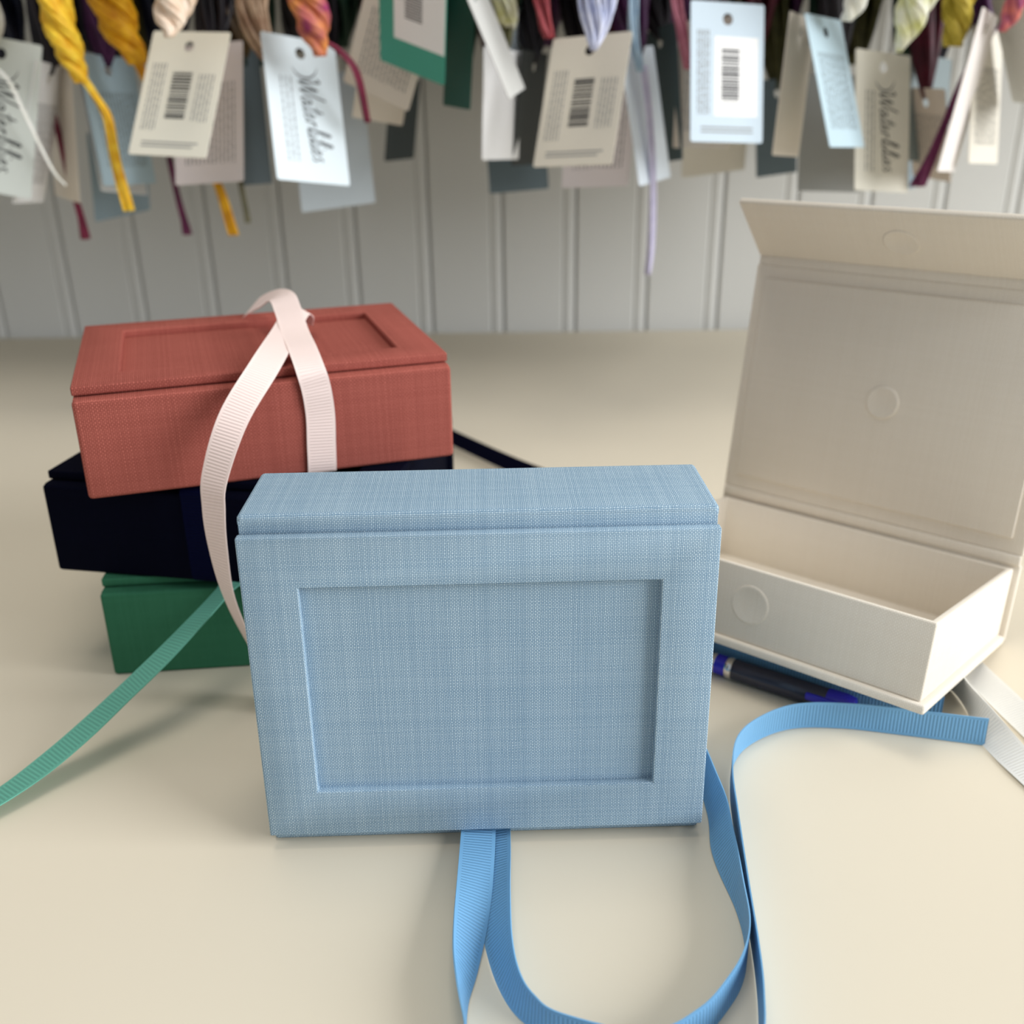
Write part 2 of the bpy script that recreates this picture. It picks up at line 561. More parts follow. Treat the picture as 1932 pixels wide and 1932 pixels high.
# ------------------------------------------------------------------ the open cream box
CY, CP = -0.6999, -0.1746
Rc = Matrix.Rotation(CY, 4, 'Z') @ Matrix.Rotation(CP, 4, 'X') @ Matrix.Rotation(-0.0092, 4, 'Y')
org = Vector((0.1225, 0.2577, 0.0162)) + (Rc.to_3x3() @ Vector((-HB, HL, 0)))
mc = Rc.copy()
mc.translation = org
cream = empty('keepsake_box', mc)
tag(cream, 'open cream linen keepsake box with its lid raised, propped on a pen', 'box', 'linen keepsake boxes')
slab('base_board', (-HB, -HL, 0), (HB, 0, TB), m_cream, cream, 0.0007)
e, HT = 0.002, 0.0286
bm = bmesh.new()
bm_ring(bm, (-HB + e, -HL + e), (HB - e, -0.0005), (-HB + e + 0.0022, -HL + e + 0.0022), (HB - e - 0.0022, -0.0027), TB, HT)
tray = bm_done('tray', bm, m_cream, cream, 0.0006)
slab('tray_floor', (-HB + e + 0.002, -HL + e + 0.002, TB), (HB - e - 0.002, -0.0025, TB + 0.0012), m_cream, tray, 0.0)


def disc(name, r, h, mat, parent, matrix, dish=0.0):
    v, f = [], []
    rings = [(r, 0.0), (r * 0.985, h * 0.55), (r * 0.93, h * 0.9), (r * 0.86, h), (r * 0.74, h * (1 - dish)), (0.0001, h * (1 - dish))]
    s = 40
    for (rr, z) in rings:
        for k in range(s):
            a = 2 * PI * k / s
            v.append((rr * math.cos(a), rr * math.sin(a), z))
    for i in range(len(rings) - 1):
        for k in range(s):
            j = (k + 1) % s
            f.append((i * s + k, i * s + j, (i + 1) * s + j, (i + 1) * s + k))
    o = mesh_of(name, v, f, mat, parent, True)
    o.matrix_basis = matrix
    return o


FRONT = Matrix(((1, 0, 0), (0, 0, -1), (0, 1, 0))).to_4x4()   # disc axis to -y
disc('magnet', 0.0068, 0.0005, m_cream, tray, Matrix.Translation((-0.001, -HL + e + 0.0001, 0.0163)) @ FRONT, 0.55)
slab('spine', (-HB, 0.0002, 0.0008), (HB, 0.0024, 0.0300), m_cream, cream, 0.0006)
slab('hinge', (-HB + 0.0004, -0.0006, 0.0296), (HB - 0.0004, 0.0008, 0.0336), m_cream, cream, 0.0006)
# lid: x across, z up from the hinge, its inside facing -y
lid = empty('lid', Matrix.Translation((0, 0, 0.0330)) @ Matrix.Rotation(0.001, 4, 'X'))
lid.parent = cream
LH = 0.0925
slab('lid_board', (-HB, 0.0, 0.0004), (HB, 0.0026, LH), m_cream, lid, 0.0008, 3)
pad = slab('lining', (-HB + 0.0046, -0.0013, 0.0062), (HB - 0.0046, 0.0001, LH - 0.0052), m_cream, lid, 0.0006)
disc('magnet', 0.0064, 0.0010, m_cream, lid, Matrix.Translation((0.0006, -0.0012, 0.0462)) @ FRONT, 0.25)
slab('hinge_strip', (-HB + 0.0004, 0.0004, LH - 0.001), (HB - 0.0004, 0.0018, LH + 0.0036), m_cream, lid, 0.0006)
flap_m = Matrix.Translation((0, 0.0008, LH + 0.0030)) @ Matrix.Rotation(0.92, 4, 'X')
fl = slab('flap', (-HB, 0.0, 0.0), (HB, 0.0026, 0.0312), m_cream, lid, 0.0009, 3)
fl.matrix_basis = flap_m
mg = disc('magnet', 0.0068, 0.0006, m_cream, lid, flap_m @ Matrix.Translation((0.0, 0.0001, 0.0150)) @ FRONT, 0.5)
ribbon('ribbon', [(0.1380, 0.3520, 0.0008, 2), (0.1460, 0.3480, 0.0012, 8), (0.1534, 0.3359, 0.0020, -18), (0.1579, 0.3173, 0.0020, -18), (0.1604, 0.3007, 0.0020, -18), (0.1624, 0.2869, 0.0020, -18), (0.1643, 0.2739, 0.0019, -16), (0.1668, 0.2583, 0.0017, -14), (0.172, 0.235, 0.0014, -12)], r_white, cream)['label'] = 'white ribbed ribbon'
ribbon('ribbon', [(0.1360, 0.3330, 0.0008, 2), (0.1430, 0.3230, 0.0022, -25), (0.1480, 0.3093, 0.0042, -60), (0.1490, 0.2949, 0.0050, -90), (0.1489, 0.2829, 0.0050, -90), (0.1488, 0.2711, 0.0044, -62), (0.1502, 0.2625, 0.0030, -34), (0.1528, 0.2510, 0.0018, -14), (0.1559, 0.2392, 0.0012, -8), (0.162, 0.222, 0.0010, -5)], r_white, cream)['label'] = 'white ribbed ribbon'

# ------------------------------------------------------------------ the pen under the cream box
pdir = Vector((0.1030 - 0.0699, 0.2860 - 0.3098, 0)).normalized()
pr = 0.0039
pen_m = Matrix.Translation(Vector((0.0699, 0.3098, pr)) - pdir * 0.055) @ Vector((1, 0, 0)).rotation_difference(pdir).to_matrix().to_4x4()
pen = tag(empty('pen', pen_m), 'dark ballpoint pen with violet blue ends lying under the cream box', 'pen')
m_penb = mat_plain('pen_barrel', rgb(48, 50, 66), 0.25, 0.5)
m_penv = mat_plain('pen_violet', rgb(44, 40, 190), 0.2, 0.5)
m_chrome = N('chrome')
m_chrome.b.inputs['Metallic'].default_value = 1.0
m_chrome = m_chrome.set(0.2, 0.5, rgb(225, 222, 220))


def turned(name, xs, rs, mat, parent, sides=20):
    v, f = [], []
    tube_into(v, f, [(x, 0, 0) for x in xs], [r * 0.74 for r in rs], sides)
    return mesh_of(name, v, f, mat, parent, True)


turned('barrel', [0.062, 0.0625, 0.080, 0.0985, 0.099], [0.0046, 0.0051, 0.0052, 0.0051, 0.0046], m_penb, pen)
turned('tip', [0.000, 0.001, 0.018, 0.060, 0.0625], [0.0016, 0.0026, 0.0046, 0.0049, 0.0044], m_penv, pen)
turned('ring', [0.0545, 0.0548, 0.0566, 0.0569], [0.0042, 0.0052, 0.0052, 0.0042], m_chrome, pen)
turned('ring', [0.0605, 0.0608, 0.0630, 0.0633], [0.0046, 0.0054, 0.0054, 0.0046], m_chrome, pen)
turned('cap', [0.0960, 0.0965, 0.1020, 0.1050, 0.1055], [0.0050, 0.0053, 0.0053, 0.0046, 0.0030], m_penv, pen)
cb = bmesh.new()
bm_box(cb, (0.0900, -0.0050, 0.0002), (0.1030, -0.0034, 0.0028))
bm_done('clip', cb, m_penv, pen, 0.0006)

# ------------------------------------------------------------------ thread rack above the frame
m_metal = mat_plain('rack_metal', rgb(120, 122, 125), 0.35, 0.5)
m_shade_shelf = mat_plain('shade_shelf_paint', rgb(200, 200, 198), 0.5, 0.3)
rack = tag(empty('thread_rack', Matrix.Translation((0, 0.70, 0.34))), 'grey metal rack of rods that the thread skeins hang from', 'rack')
RODS = [0.565, 0.60, 0.645, 0.69, 0.73]
ROD_Z = 0.325
for y in RODS:
    v, f = [], []
    tube_into(v, f, [(-0.62, y, ROD_Z), (0.62, y, ROD_Z)], 0.002, 8)
    mesh_of('rod', v, f, m_metal, rack, True, world_space=True)
for x in (-0.62, 0.62):
    bm = bmesh.new()
    bm_box(bm, (x - 0.006, 0.55, ROD_Z - 0.012), (x + 0.006, 0.834, ROD_Z + 0.012))
    bm_done('bracket', bm, m_metal, rack, 0.002, world_space=True)
shade_shelf = slab('shade_shelf', (-0.70, 0.63, 0.345), (0.70, 0.832, 0.363), m_shade_shelf, None, 0.002)  # unseen board, added and sized to darken the wall and the table's back
tag(shade_shelf, 'unseen pale board added above the thread rack to shade wall and table', 'shade_shelf')

# ------------------------------------------------------------------ floss tags
C_CREAM, C_WHITE, C_PALE = rgb(240, 236, 220), rgb(236, 236, 236), rgb(214, 228, 236)
C_LILAC, C_GREY, C_SLATE = rgb(232, 224, 226), rgb(196, 196, 192), rgb(96, 112, 120)
C_BEIGE, C_BLUE, C_DARK, C_GREEN, C_TEAL = rgb(222, 212, 198), rgb(176, 200, 212), rgb(52, 62, 64), rgb(70, 160, 138), rgb(10, 74, 62)
cards = {}


def card_mat(c):
    if c not in cards:
        cards[c] = mat_card('card', c)
    return cards[c]


m_ink = mat_plain('ink', rgb(52, 52, 54), 0.6, 0.2)
m_inkl = mat_plain('ink_grey', rgb(150, 150, 148), 0.6, 0.2)
m_inkm = mat_plain('ink_mid', rgb(104, 106, 108), 0.6, 0.2)
m_label = mat_plain('label_paper', rgb(246, 245, 243), 0.5, 0.3)
CT = 0.0004


def card_mesh(w, h, hole):
    bm = bmesh.new()
    rc = 0.0012
    outer = []
    for (sx, sz, a0) in ((1, 1, 0), (-1, 1, 90), (-1, -1, 180), (1, -1, 270)):
        for k in range(4):
            a = math.radians(a0 + 30 * k)
            outer.append(((w / 2 - rc) * sx + rc * math.cos(a), (h / 2 - rc) * sz + rc * math.sin(a)))
    ov = [bm.verts.new((x, -CT / 2, z)) for x, z in outer]
    es = [bm.edges.new((ov[i], ov[(i + 1) % len(ov)])) for i in range(len(ov))]
    if hole:
        hv = []
        for k in range(14):
            a = 2 * PI * k / 14
            hv.append(bm.verts.new((hole[0] + hole[2] * math.cos(a), -CT / 2, hole[1] + hole[2] * math.sin(a))))
        es += [bm.edges.new((hv[i], hv[(i + 1) % 14])) for i in range(14)]
    bmesh.ops.triangle_fill(bm, use_beauty=True, edges=es)
    r = bmesh.ops.extrude_face_region(bm, geom=list(bm.faces))
    bmesh.ops.translate(bm, verts=[g for g in r['geom'] if isinstance(g, bmesh.types.BMVert)], vec=(0, CT, 0))
    return bm


def flat_boxes(name, rects, mat, parent, y0=-CT / 2, t=0.00012, stuff=True):
    """thin printed marks: each rect is (x0, z0, x1, z1) on the card's face"""
    v, f = [], []
    for (x0, z0, x1, z1) in rects:
        b = len(v)
        for y in (y0 - t, y0 + 0.00005):
            v += [(x0, y, z0), (x1, y, z0), (x1, y, z1), (x0, y, z1)]
        f += [(b, b + 1, b + 2, b + 3), (b + 7, b + 6, b + 5, b + 4)]
        for k in range(4):
            j = (k + 1) % 4
            f.append((b + j, b + k, b + 4 + k, b + 4 + j))
    o = mesh_of(name, v, f, mat, parent, False)
    if stuff:
        o['kind'] = 'stuff'
    return o


def text_cols(w, h, x0, x1, z0, z1, n, rnd):
    """columns of small print turned sideways"""
    out = []
    for i in range(n):
        cx = (x0 + (x1 - x0) * (i + 0.5) / n) * w
        z = z1 * h
        while z > z0 * h:
            L = rnd.uniform(0.0018, 0.005)
            out.append((cx - 0.00028, max(z0 * h, z - L), cx + 0.00028, z))
            z -= L + 0.0008
    return out


SCRIPT = [  # the word Waterlilies in joined handwriting, one polyline per pen stroke
    [(-0.3, 1.45), (0.0, 1.7), (0.15, 0.9), (0.3, 0.05), (0.7, 0.9), (0.9, 1.4), (0.95, 0.7), (1.1, 0.05), (1.5, 1.0), (1.75, 1.9)],
    [(2.35, 0.6), (2.1, 0.75), (1.8, 0.45), (1.85, 0.08), (2.1, 0.05), (2.35, 0.5), (2.4, 0.7), (2.38, 0.2), (2.55, 0.02), (2.75, 0.2)],
    [(3.1, 1.5), (2.95, 0.8), (2.9, 0.2), (3.05, 0.02), (3.25, 0.2)], [(2.65, 1.0), (3.4, 1.1)],
    [(3.35, 0.35), (3.7, 0.5), (3.72, 0.72), (3.5, 0.7), (3.38, 0.35), (3.5, 0.05), (3.8, 0.08), (4.0, 0.3)],
    [(4.15, 0.02), (4.2, 0.4), (4.25, 0.75), (4.32, 0.55), (4.48, 0.73), (4.68, 0.68)],
    [(4.8, 0.1), (5.1, 0.8), (5.35, 1.6), (5.2, 1.75), (5.05, 1.2), (5.0, 0.3), (5.15, 0.02), (5.35, 0.2)],
    [(5.52, 0.7), (5.48, 0.2), (5.6, 0.02), (5.85, 0.2)], [(5.62, 1.05), (5.7, 1.12)],
    [(5.85, 0.15), (6.15, 0.8), (6.4, 1.6), (6.25, 1.75), (6.1, 1.2), (6.05, 0.3), (6.2, 0.02), (6.4, 0.2)],
    [(6.57, 0.7), (6.53, 0.2), (6.65, 0.02), (6.9, 0.2)], [(6.67, 1.05), (6.75, 1.12)],
    [(6.95, 0.35), (7.3, 0.5), (7.32, 0.72), (7.1, 0.7), (6.98, 0.35), (7.1, 0.05), (7.4, 0.08), (7.6, 0.3)],
    [(8.1, 0.72), (7.85, 0.75), (7.8, 0.5), (8.05, 0.3), (8.0, 0.05), (7.7, 0.05)],
]


def lettering(parent, w, h, mat, k, ox, oz, moon=True):
    v, f = [], []
    y = -CT / 2 - 0.0001
    strokes = [[(x + 0.22 * z, z) for x, z in s] for s in SCRIPT]
    half = 0.040
    for s in strokes:
        pts = catmull([(a, 0, b) for a, b in s], 4)
        for i, p in enumerate(pts):
            t = (pts[min(i + 1, len(pts) - 1)] - pts[max(i - 1, 0)])
            t = t.normalized() if t.length > 1e-6 else Vector((1, 0, 0))
            hw = half * (1.0 + 0.9 * abs(t.z))
            nrm = Vector((-t.z, 0, t.x)) * hw
            for q in (p + nrm, p - nrm):
                # turn the word a quarter turn clockwise: reading runs down the tag
                v.append((ox + (q.z * 1.45 + 0.10 * q.x) * k, y, oz - (q.x - 0.1 * q.z) * k))
            if i:
                b = len(v) - 4
                f.append((b, b + 1, b + 3, b + 2))
    o = mesh_of('lettering', v, f, mat, parent, False)
    sm = o.modifiers.new('thickness', 'SOLIDIFY')
    sm.thickness = 0.00008
    if moon:
        mv, mf = [], []
        for i in range(17):
            a = math.radians(200 + 150 * i / 16)
            th = 0.10 * math.sin(PI * i / 16) + 0.01
            for rr in (1.5 - th, 1.5 + th):
                mv.append((ox + (0.9 + rr * math.cos(a)) * k, y, oz + (1.6 + rr * math.sin(a)) * k))
            if i:
                b = len(mv) - 4
                mf.append((b, b + 1, b + 3, b + 2))
        o2 = mesh_of('crescent', mv, mf, m_inkm, parent, False)
        sm = o2.modifiers.new('thickness', 'SOLIDIFY')
        sm.thickness = 0.00008
    return o


def barcode(parent, w, h, x0, x1, z0, z1, rnd, label=None):
    if label:
        lx0, lz0, lx1, lz1 = label
        p = flat_boxes('barcode_label', [(lx0 * w, lz0 * h, lx1 * w, lz1 * h)], m_label, parent, stuff=False)
        y0 = -CT / 2 - 0.00012
    else:
        p, y0 = parent, -CT / 2
    rects = []
    z = z0 * h
    while z < z1 * h:
        t = rnd.choice((0.0004, 0.0006, 0.0009, 0.0012))
        rects.append((x0 * w, z, x1 * w, min(z + t, z1 * h)))
        z += t + rnd.choice((0.0004, 0.0006, 0.0009))
    flat_boxes('barcode', rects, m_ink, p, y0)


TAGS = {}


def floss_tag(key, loc, rot, w, h, color, style, label):
    rnd = random.Random(key)
    r = empty('floss_tag', Matrix.Translation(loc) @ Euler(rot).to_matrix().to_4x4())
    tag(r, label, 'tag', 'thread tags on the rack')
    hole = (0.0, h / 2 - 0.0080, 0.0029) if h > 0.04 else None
    bm = card_mesh(w, h, hole)
    bm_done('card', bm, card_mat(color), r, 0.0)
    if style == 'barcode':
        barcode(r, w, h, -0.13, 0.12, -0.20, 0.17, rnd)
        flat_boxes('printed_text', text_cols(w, h, -0.42, -0.22, -0.30, 0.24, 5, rnd) + text_cols(w, h, 0.2, 0.42, -0.22, 0.16, 5, rnd)
                   + [(-0.36 * w, -0.43 * h, 0.3 * w, -0.418 * h), (-0.36 * w, -0.40 * h, 0.36 * w, -0.388 * h)], m_inkl, r)
    elif style == 'label':
        barcode(r, w, h, -0.08, 0.16, -0.20, 0.17, rnd, (-0.18, -0.31, 0.42, 0.26))
        flat_boxes('printed_text', text_cols(w, h, -0.42, -0.24, -0.30, 0.30, 5, rnd)
                   + [(-0.36 * w, -0.43 * h, 0.36 * w, -0.418 * h), (-0.36 * w, -0.40 * h, 0.36 * w, -0.388 * h)], m_inkl, r)
    elif style == 'text':
        flat_boxes('printed_text', text_cols(w, h, -0.36, 0.40, -0.36, 0.22, 13, rnd), m_inkm, r)
    elif style == 'script':
        lettering(r, w, h, m_ink, h * 0.070, -0.08 * w, 0.22 * h)
        flat_boxes('printed_text', text_cols(w, h, -0.34, -0.14, -0.36, 0.22, 3, rnd), m_inkm, r)
    elif style == 'window':
        bm = bmesh.new()
        bm_box(bm, (-0.27 * w, -CT / 2 - 0.00025, -0.22 * h), (0.49 * w, -CT / 2, 0.48 * h))
        lb = bm_done('paper_label', bm, m_label, r, 0.0)
        rects = []
        z = 0.0 * h
        while z < 0.45 * h:
            rects.append((-0.10 * w, z, 0.16 * w, z + 0.0006))
            z += 0.0013
        flat_boxes('barcode', rects, m_ink, lb, -CT / 2 - 0.00025)
    TAGS[key] = (r, w, h)
    return r


floss_tag('t1', (-0.2785, 0.6002, 0.1765), (-0.176, 0.190, -0.047), 0.0433, 0.0806, rgb(222, 228, 222), 'script', 'pale green white tag with script lettering at the far left edge')
floss_tag('t2', (-0.2656, 0.6202, 0.1659), (0.317, 0.094, 1.605), 0.0432, 0.0775, C_WHITE, 'text', 'white folded tag turned edgewise beside the far left tag')
floss_tag('t3', (-0.2606, 0.6404, 0.1658), (-0.095, 0.034, -0.865), 0.0420, 0.0748, C_BEIGE, 'plain', 'shade-tinted white tag behind the front gold tail, turned edgewise')  # a white card whose shade is put into the beige
floss_tag('t4', (-0.2255, 0.6356, 0.1720), (-0.126, 0.057, 1.117), 0.0410, 0.0703, C_BLUE, 'text', 'pale blue tag below the second gold skein')
floss_tag('t4b', (-0.2367, 0.6553, 0.1694), (-0.178, 0.159, 1.249), 0.0426, 0.0793, C_WHITE, 'plain', 'white tag peeking out under the pale blue tag on the left')
floss_tag('t5', (-0.2523, 0.6999, 0.1382), (0.196, -0.068, 0.999), 0.0445, 0.0559, rgb(146, 166, 178), 'plain', 'low shade-tinted blue tag between the two gold tails')  # a pale blue card, coloured darker for the shade it hangs in
floss_tag('t6', (-0.1684, 0.5696, 0.1872), (-0.521, 0.036, -0.300), 0.0456, 0.0676, C_CREAM, 'barcode', 'cream barcode tag under the peach skein on the left')
floss_tag('t7', (-0.1657, 0.6102, 0.1760), (-0.326, -0.068, -0.269), 0.0431, 0.0753, C_LILAC, 'text', 'pinkish white text tag behind the left cream barcode tag')
floss_tag('t8', (-0.1493, 0.6405, 0.1734), (-0.034, 0.069, 1.387), 0.0415, 0.0752, rgb(78, 88, 92), 'plain', 'dark slate tag edge between cream barcode tag and pale blue script tag')
floss_tag('t9', (-0.1059, 0.5802, 0.1780), (-0.318, 0.146, 0.679), 0.0433, 0.0749, rgb(222, 234, 240), 'script', 'pale blue tag lettered in dark script under the magenta skein')
floss_tag('t10', (-0.1067, 0.6597, 0.1586), (-0.426, -0.122, -0.033), 0.0454, 0.0822, rgb(200, 210, 216), 'plain', 'grey blue tag hanging lowest behind the pale blue script tag')
floss_tag('t11', (-0.0620, 0.6007, 0.2112), (0.047, 0.385, -0.322), 0.0410, 0.0583, C_BEIGE, 'text', 'tilted beige text tag left of the green tag')
floss_tag('t12', (-0.0468, 0.5654, 0.2200), (0.311, 0.304, -0.554), 0.0421, 0.0534, C_GREEN, 'window', 'bright green tag with a white barcode label')
floss_tag('t13', (-0.0242, 0.5810, 0.2119), (-0.071, 0.037, -1.165), 0.0397, 0.0667, C_TEAL, 'plain', 'dark green tag leaf right of the bright green tag')
floss_tag('t14', (-0.0709, 0.6506, 0.1957), (0.165, 0.154, 0.882), 0.0411, 0.0537, C_BEIGE, 'plain', 'pinkish beige tag under the tilted beige text tag')
floss_tag('t15', (-0.0688, 0.7203, 0.1675), (0.140, 0.026, 1.192), 0.0422, 0.0500, C_DARK, 'plain', 'small dark tag far behind, below the green tag')
floss_tag('t17', (-0.0064, 0.5709, 0.2121), (-0.393, -0.114, 1.349), 0.0401, 0.0586, rgb(200, 200, 196), 'plain', 'long grey tag slanting edgewise right of the dark green leaf')
floss_tag('t18', (-0.0031, 0.6205, 0.1785), (0.010, 0.057, 1.052), 0.0414, 0.0580, C_WHITE, 'plain', 'bright white narrow tag below the slanting grey tag')
floss_tag('t19', (0.0134, 0.6505, 0.1752), (0.099, 0.051, 1.185), 0.0415, 0.0627, rgb(40, 44, 42), 'plain', 'charcoal tag edge left of the centre cream barcode tag')
floss_tag('t20', (0.0060, 0.6902, 0.1510), (-0.079, -0.020, 0.463), 0.0427, 0.0521, C_SLATE, 'plain', 'low slate grey tag behind, left of centre cream barcode tag')
floss_tag('t21', (0.0042, 0.6621, 0.2166), (-0.102, -0.005, 0.805), 0.0344, 0.0275, C_PALE, 'plain', 'short pale tag high up left of centre cream barcode tag')
floss_tag('t22', (0.0391, 0.5748, 0.1816), (-0.470, -0.059, -0.490), 0.0451, 0.0701, rgb(228, 220, 204), 'barcode', 'cream barcode tag in the centre under the lilac skein')
floss_tag('t23', (0.0525, 0.6202, 0.1691), (-0.281, -0.067, -0.556), 0.0429, 0.0716, C_LILAC, 'text', 'pinkish tag behind the centre cream barcode tag')
floss_tag('t24', (0.0773, 0.6105, 0.1726), (-0.188, -0.035, 1.002), 0.0416, 0.0714, rgb(226, 236, 246), 'plain', 'bright bluish white tag edge beside the lilac tail')
floss_tag('t25', (0.0918, 0.6505, 0.1817), (0.045, -0.131, -1.241), 0.0414, 0.0738, rgb(80, 96, 100), 'plain', 'dark slate tag right of the bright bluish white edge')
floss_tag('t26', (0.1103, 0.6207, 0.1880), (-0.058, -0.039, -0.885), 0.0409, 0.0670, C_BEIGE, 'text', 'beige tag half hidden behind the pale blue barcode tag')
floss_tag('t27', (0.1140, 0.5755, 0.1937), (-0.225, 0.050, 0.278), 0.0416, 0.0683, rgb(204, 220, 232), 'label', 'pale blue tag with a white barcode label, right of centre')
floss_tag('t28', (0.1303, 0.6801, 0.1661), (0.214, -0.085, 0.239), 0.0433, 0.0648, rgb(206, 202, 192), 'plain', 'grey beige tag low behind the pale blue barcode tag')
floss_tag('t29', (0.1729, 0.7003, 0.1610), (-0.096, -0.019, 0.690), 0.0424, 0.0576, C_SLATE, 'plain', 'slate tag far behind, right of the pale blue barcode tag')
floss_tag('t30', (0.1559, 0.6007, 0.1862), (0.011, 0.087, 0.968), 0.0406, 0.0704, C_BEIGE, 'plain', 'beige folded tag leaf left of the sky grey leaf')
floss_tag('t31', (0.1733, 0.5853, 0.1886), (-0.348, 0.056, 0.842), 0.0426, 0.0677, rgb(184, 206, 216), 'text', 'light blue tag leaf turned sideways under the white skein')
floss_tag('t32', (0.1962, 0.6603, 0.1593), (-0.222, 0.058, 0.240), 0.0427, 0.0679, rgb(150, 152, 150), 'plain', 'grey tag behind and below the light blue leaf')
floss_tag('t33', (0.2095, 0.6103, 0.1674), (-0.235, 0.096, 0.494), 0.0428, 0.0744, rgb(214, 210, 196), 'script', 'dull grey tag lettered in dark script at the right')
floss_tag('t34', (0.2566, 0.6704, 0.1718), (-0.130, 0.088, 0.607), 0.0418, 0.0604, rgb(130, 142, 144), 'plain', 'grey slate tag behind, right of the dull script tag')
floss_tag('t35', (0.2513, 0.6501, 0.1588), (0.242, 0.011, -1.413), 0.0435, 0.0526, rgb(228, 214, 200), 'text', 'narrow pinkish tag strip left of the plum tail')
floss_tag('t36', (0.2463, 0.5903, 0.1820), (0.115, 0.082, 0.979), 0.0427, 0.0795, rgb(228, 222, 218), 'plain', 'long pale tag leaf slanting beside the plum tail')
floss_tag('t37', (0.2674, 0.6155, 0.1798), (-0.149, 0.073, 0.789), 0.0415, 0.0707, rgb(222, 216, 202), 'text', 'beige text tag under the purple skein at the right')
floss_tag('t38', (0.2782, 0.6002, 0.2021), (0.442, 0.048, -1.422), 0.0431, 0.0578, C_GREY, 'plain', 'grey tag leaf at the far right edge')
floss_tag('t39', (0.2621, 0.7002, 0.1488), (-0.084, -0.064, 0.761), 0.0429, 0.0522, rgb(120, 136, 144), 'plain', 'small slate tag low behind the dull script tag')


# ------------------------------------------------------------------ thread skeins
def skein(pts, rads, mat, label, strands=14, twist=0.0, sr=0.0011, wave=0.0):
    """a bundle of threads around a centre line, hanging from the rack"""
    n = 5
    C = catmull(pts, n)
    R = [x[0] for x in catmull([(r, 0, 0) for r in rads], n)]
    rnd = random.Random(label)
    v, f = [], []
    L = len(C)
    for k in range(strands):
        a0 = 2 * PI * k / strands * 2.399
        rr = math.sqrt((k + 0.5) / strands)
        ph = rnd.uniform(0, 6.28)
        P = []
        for i, c in enumerate(C):
            a = a0 + twist * i / L
            q = max(0.15, 1 + wave * math.sin(ph + i * 0.9))
            P.append(c + Vector((math.cos(a), math.sin(a), 0)) * (R[i] * rr * q))
        rad = [min(sr, max(0.00035, R[i] * 0.55)) for i in range(L)]
        tube_into(v, f, P, rad, 5, cap=True)
    o = mesh_of('thread_skein', v, f, mat, None, True)
    tag(o, label, 'thread', 'thread skeins on the rack')
    return o


def plait(pts, rads, mat, label, turns=3.0, sr=0.0009):
    """a three-ply twisted hank, each ply a bundle of threads"""
    C = catmull(pts, 10)
    R = [x[0] for x in catmull([(r, 0, 0) for r in rads], 10)]
    rnd = random.Random(label)
    v, f = [], []
    L = len(C)
    for ply in range(3):
        for k in range(7):
            a1 = 2 * PI * k / 6
            P = []
            for i, c in enumerate(C):
                a = 2 * PI * ply / 3 + turns * 2 * PI * i / L
                big = Vector((math.cos(a), math.sin(a), 0)) * R[i] * 0.5
                b = a1 + 1.5 * turns * 2 * PI * i / L
                small = Vector((math.cos(b), math.sin(b), 0)) * R[i] * (0.36 if k < 6 else 0.0)
                P.append(c + big + small)
            tube_into(v, f, P, [min(sr * 2.2, max(0.0003, R[i] * 0.26)) for i in range(L)], 5)
    o = mesh_of('thread_skein', v, f, mat, None, True)
    tag(o, label, 'thread', 'thread skeins on the rack')
    return o


T = mat_thread
m_gold = T('gold_thread', rgb(226, 164, 10), rgb(255, 220, 70), 160)
m_gold2 = T('amber_thread', rgb(196, 128, 6), rgb(248, 196, 34), 140)
m_peach = T('peach_thread', rgb(226, 196, 168), rgb(248, 232, 214), 200)
m_tan = T('tan_thread', rgb(150, 110, 84), rgb(214, 188, 160), 120)
m_mag = T('magenta_thread', rgb(150, 42, 104), rgb(226, 148, 72), 90)
m_mar = T('maroon_thread', rgb(104, 24, 52), rgb(140, 44, 74), 90)
m_plum = T('plum_thread', rgb(92, 30, 70), rgb(128, 54, 96), 90)
m_lil = T('lilac_thread', rgb(176, 186, 222), rgb(226, 228, 244), 160)
m_lil2 = T('lilac_tail', rgb(196, 192, 220), rgb(212, 208, 230), 160)
m_sky = T('sky_thread', rgb(150, 180, 206), rgb(190, 212, 226), 160)
m_pink = T('rose_thread', rgb(170, 92, 112), rgb(206, 132, 148), 120)
m_wht = T('white_thread', rgb(236, 236, 224), rgb(250, 250, 246), 160)
m_lime = T('lime_thread', rgb(206, 208, 130), rgb(246, 246, 238), 110)
m_yel = T('yellow_thread', rgb(160, 140, 30), rgb(232, 208, 90), 130)
m_pur = T('purple_thread', rgb(120, 34, 110), rgb(226, 130, 110), 100)
m_oli = T('olive_thread', rgb(110, 108, 84), rgb(138, 134, 108), 120)
DARKS = [T('dark_thread', rgb(*a), rgb(*b), 100) for a, b in (((14, 10, 16), (30, 22, 30)), ((52, 6, 20), (84, 14, 36)), ((12, 16, 34), (26, 32, 58)),
         ((10, 34, 22), (22, 58, 40)), ((46, 30, 8), (78, 56, 18)), ((40, 36, 38), (74, 70, 74)), ((44, 10, 44), (74, 26, 76)), ((54, 52, 26), (92, 90, 52)))]  # dark hues that also carry the deep shade behind the front skeins
DNAMES = ['black', 'dark maroon', 'dark navy', 'dark green', 'dark brown', 'charcoal', 'dark plum', 'dark olive']

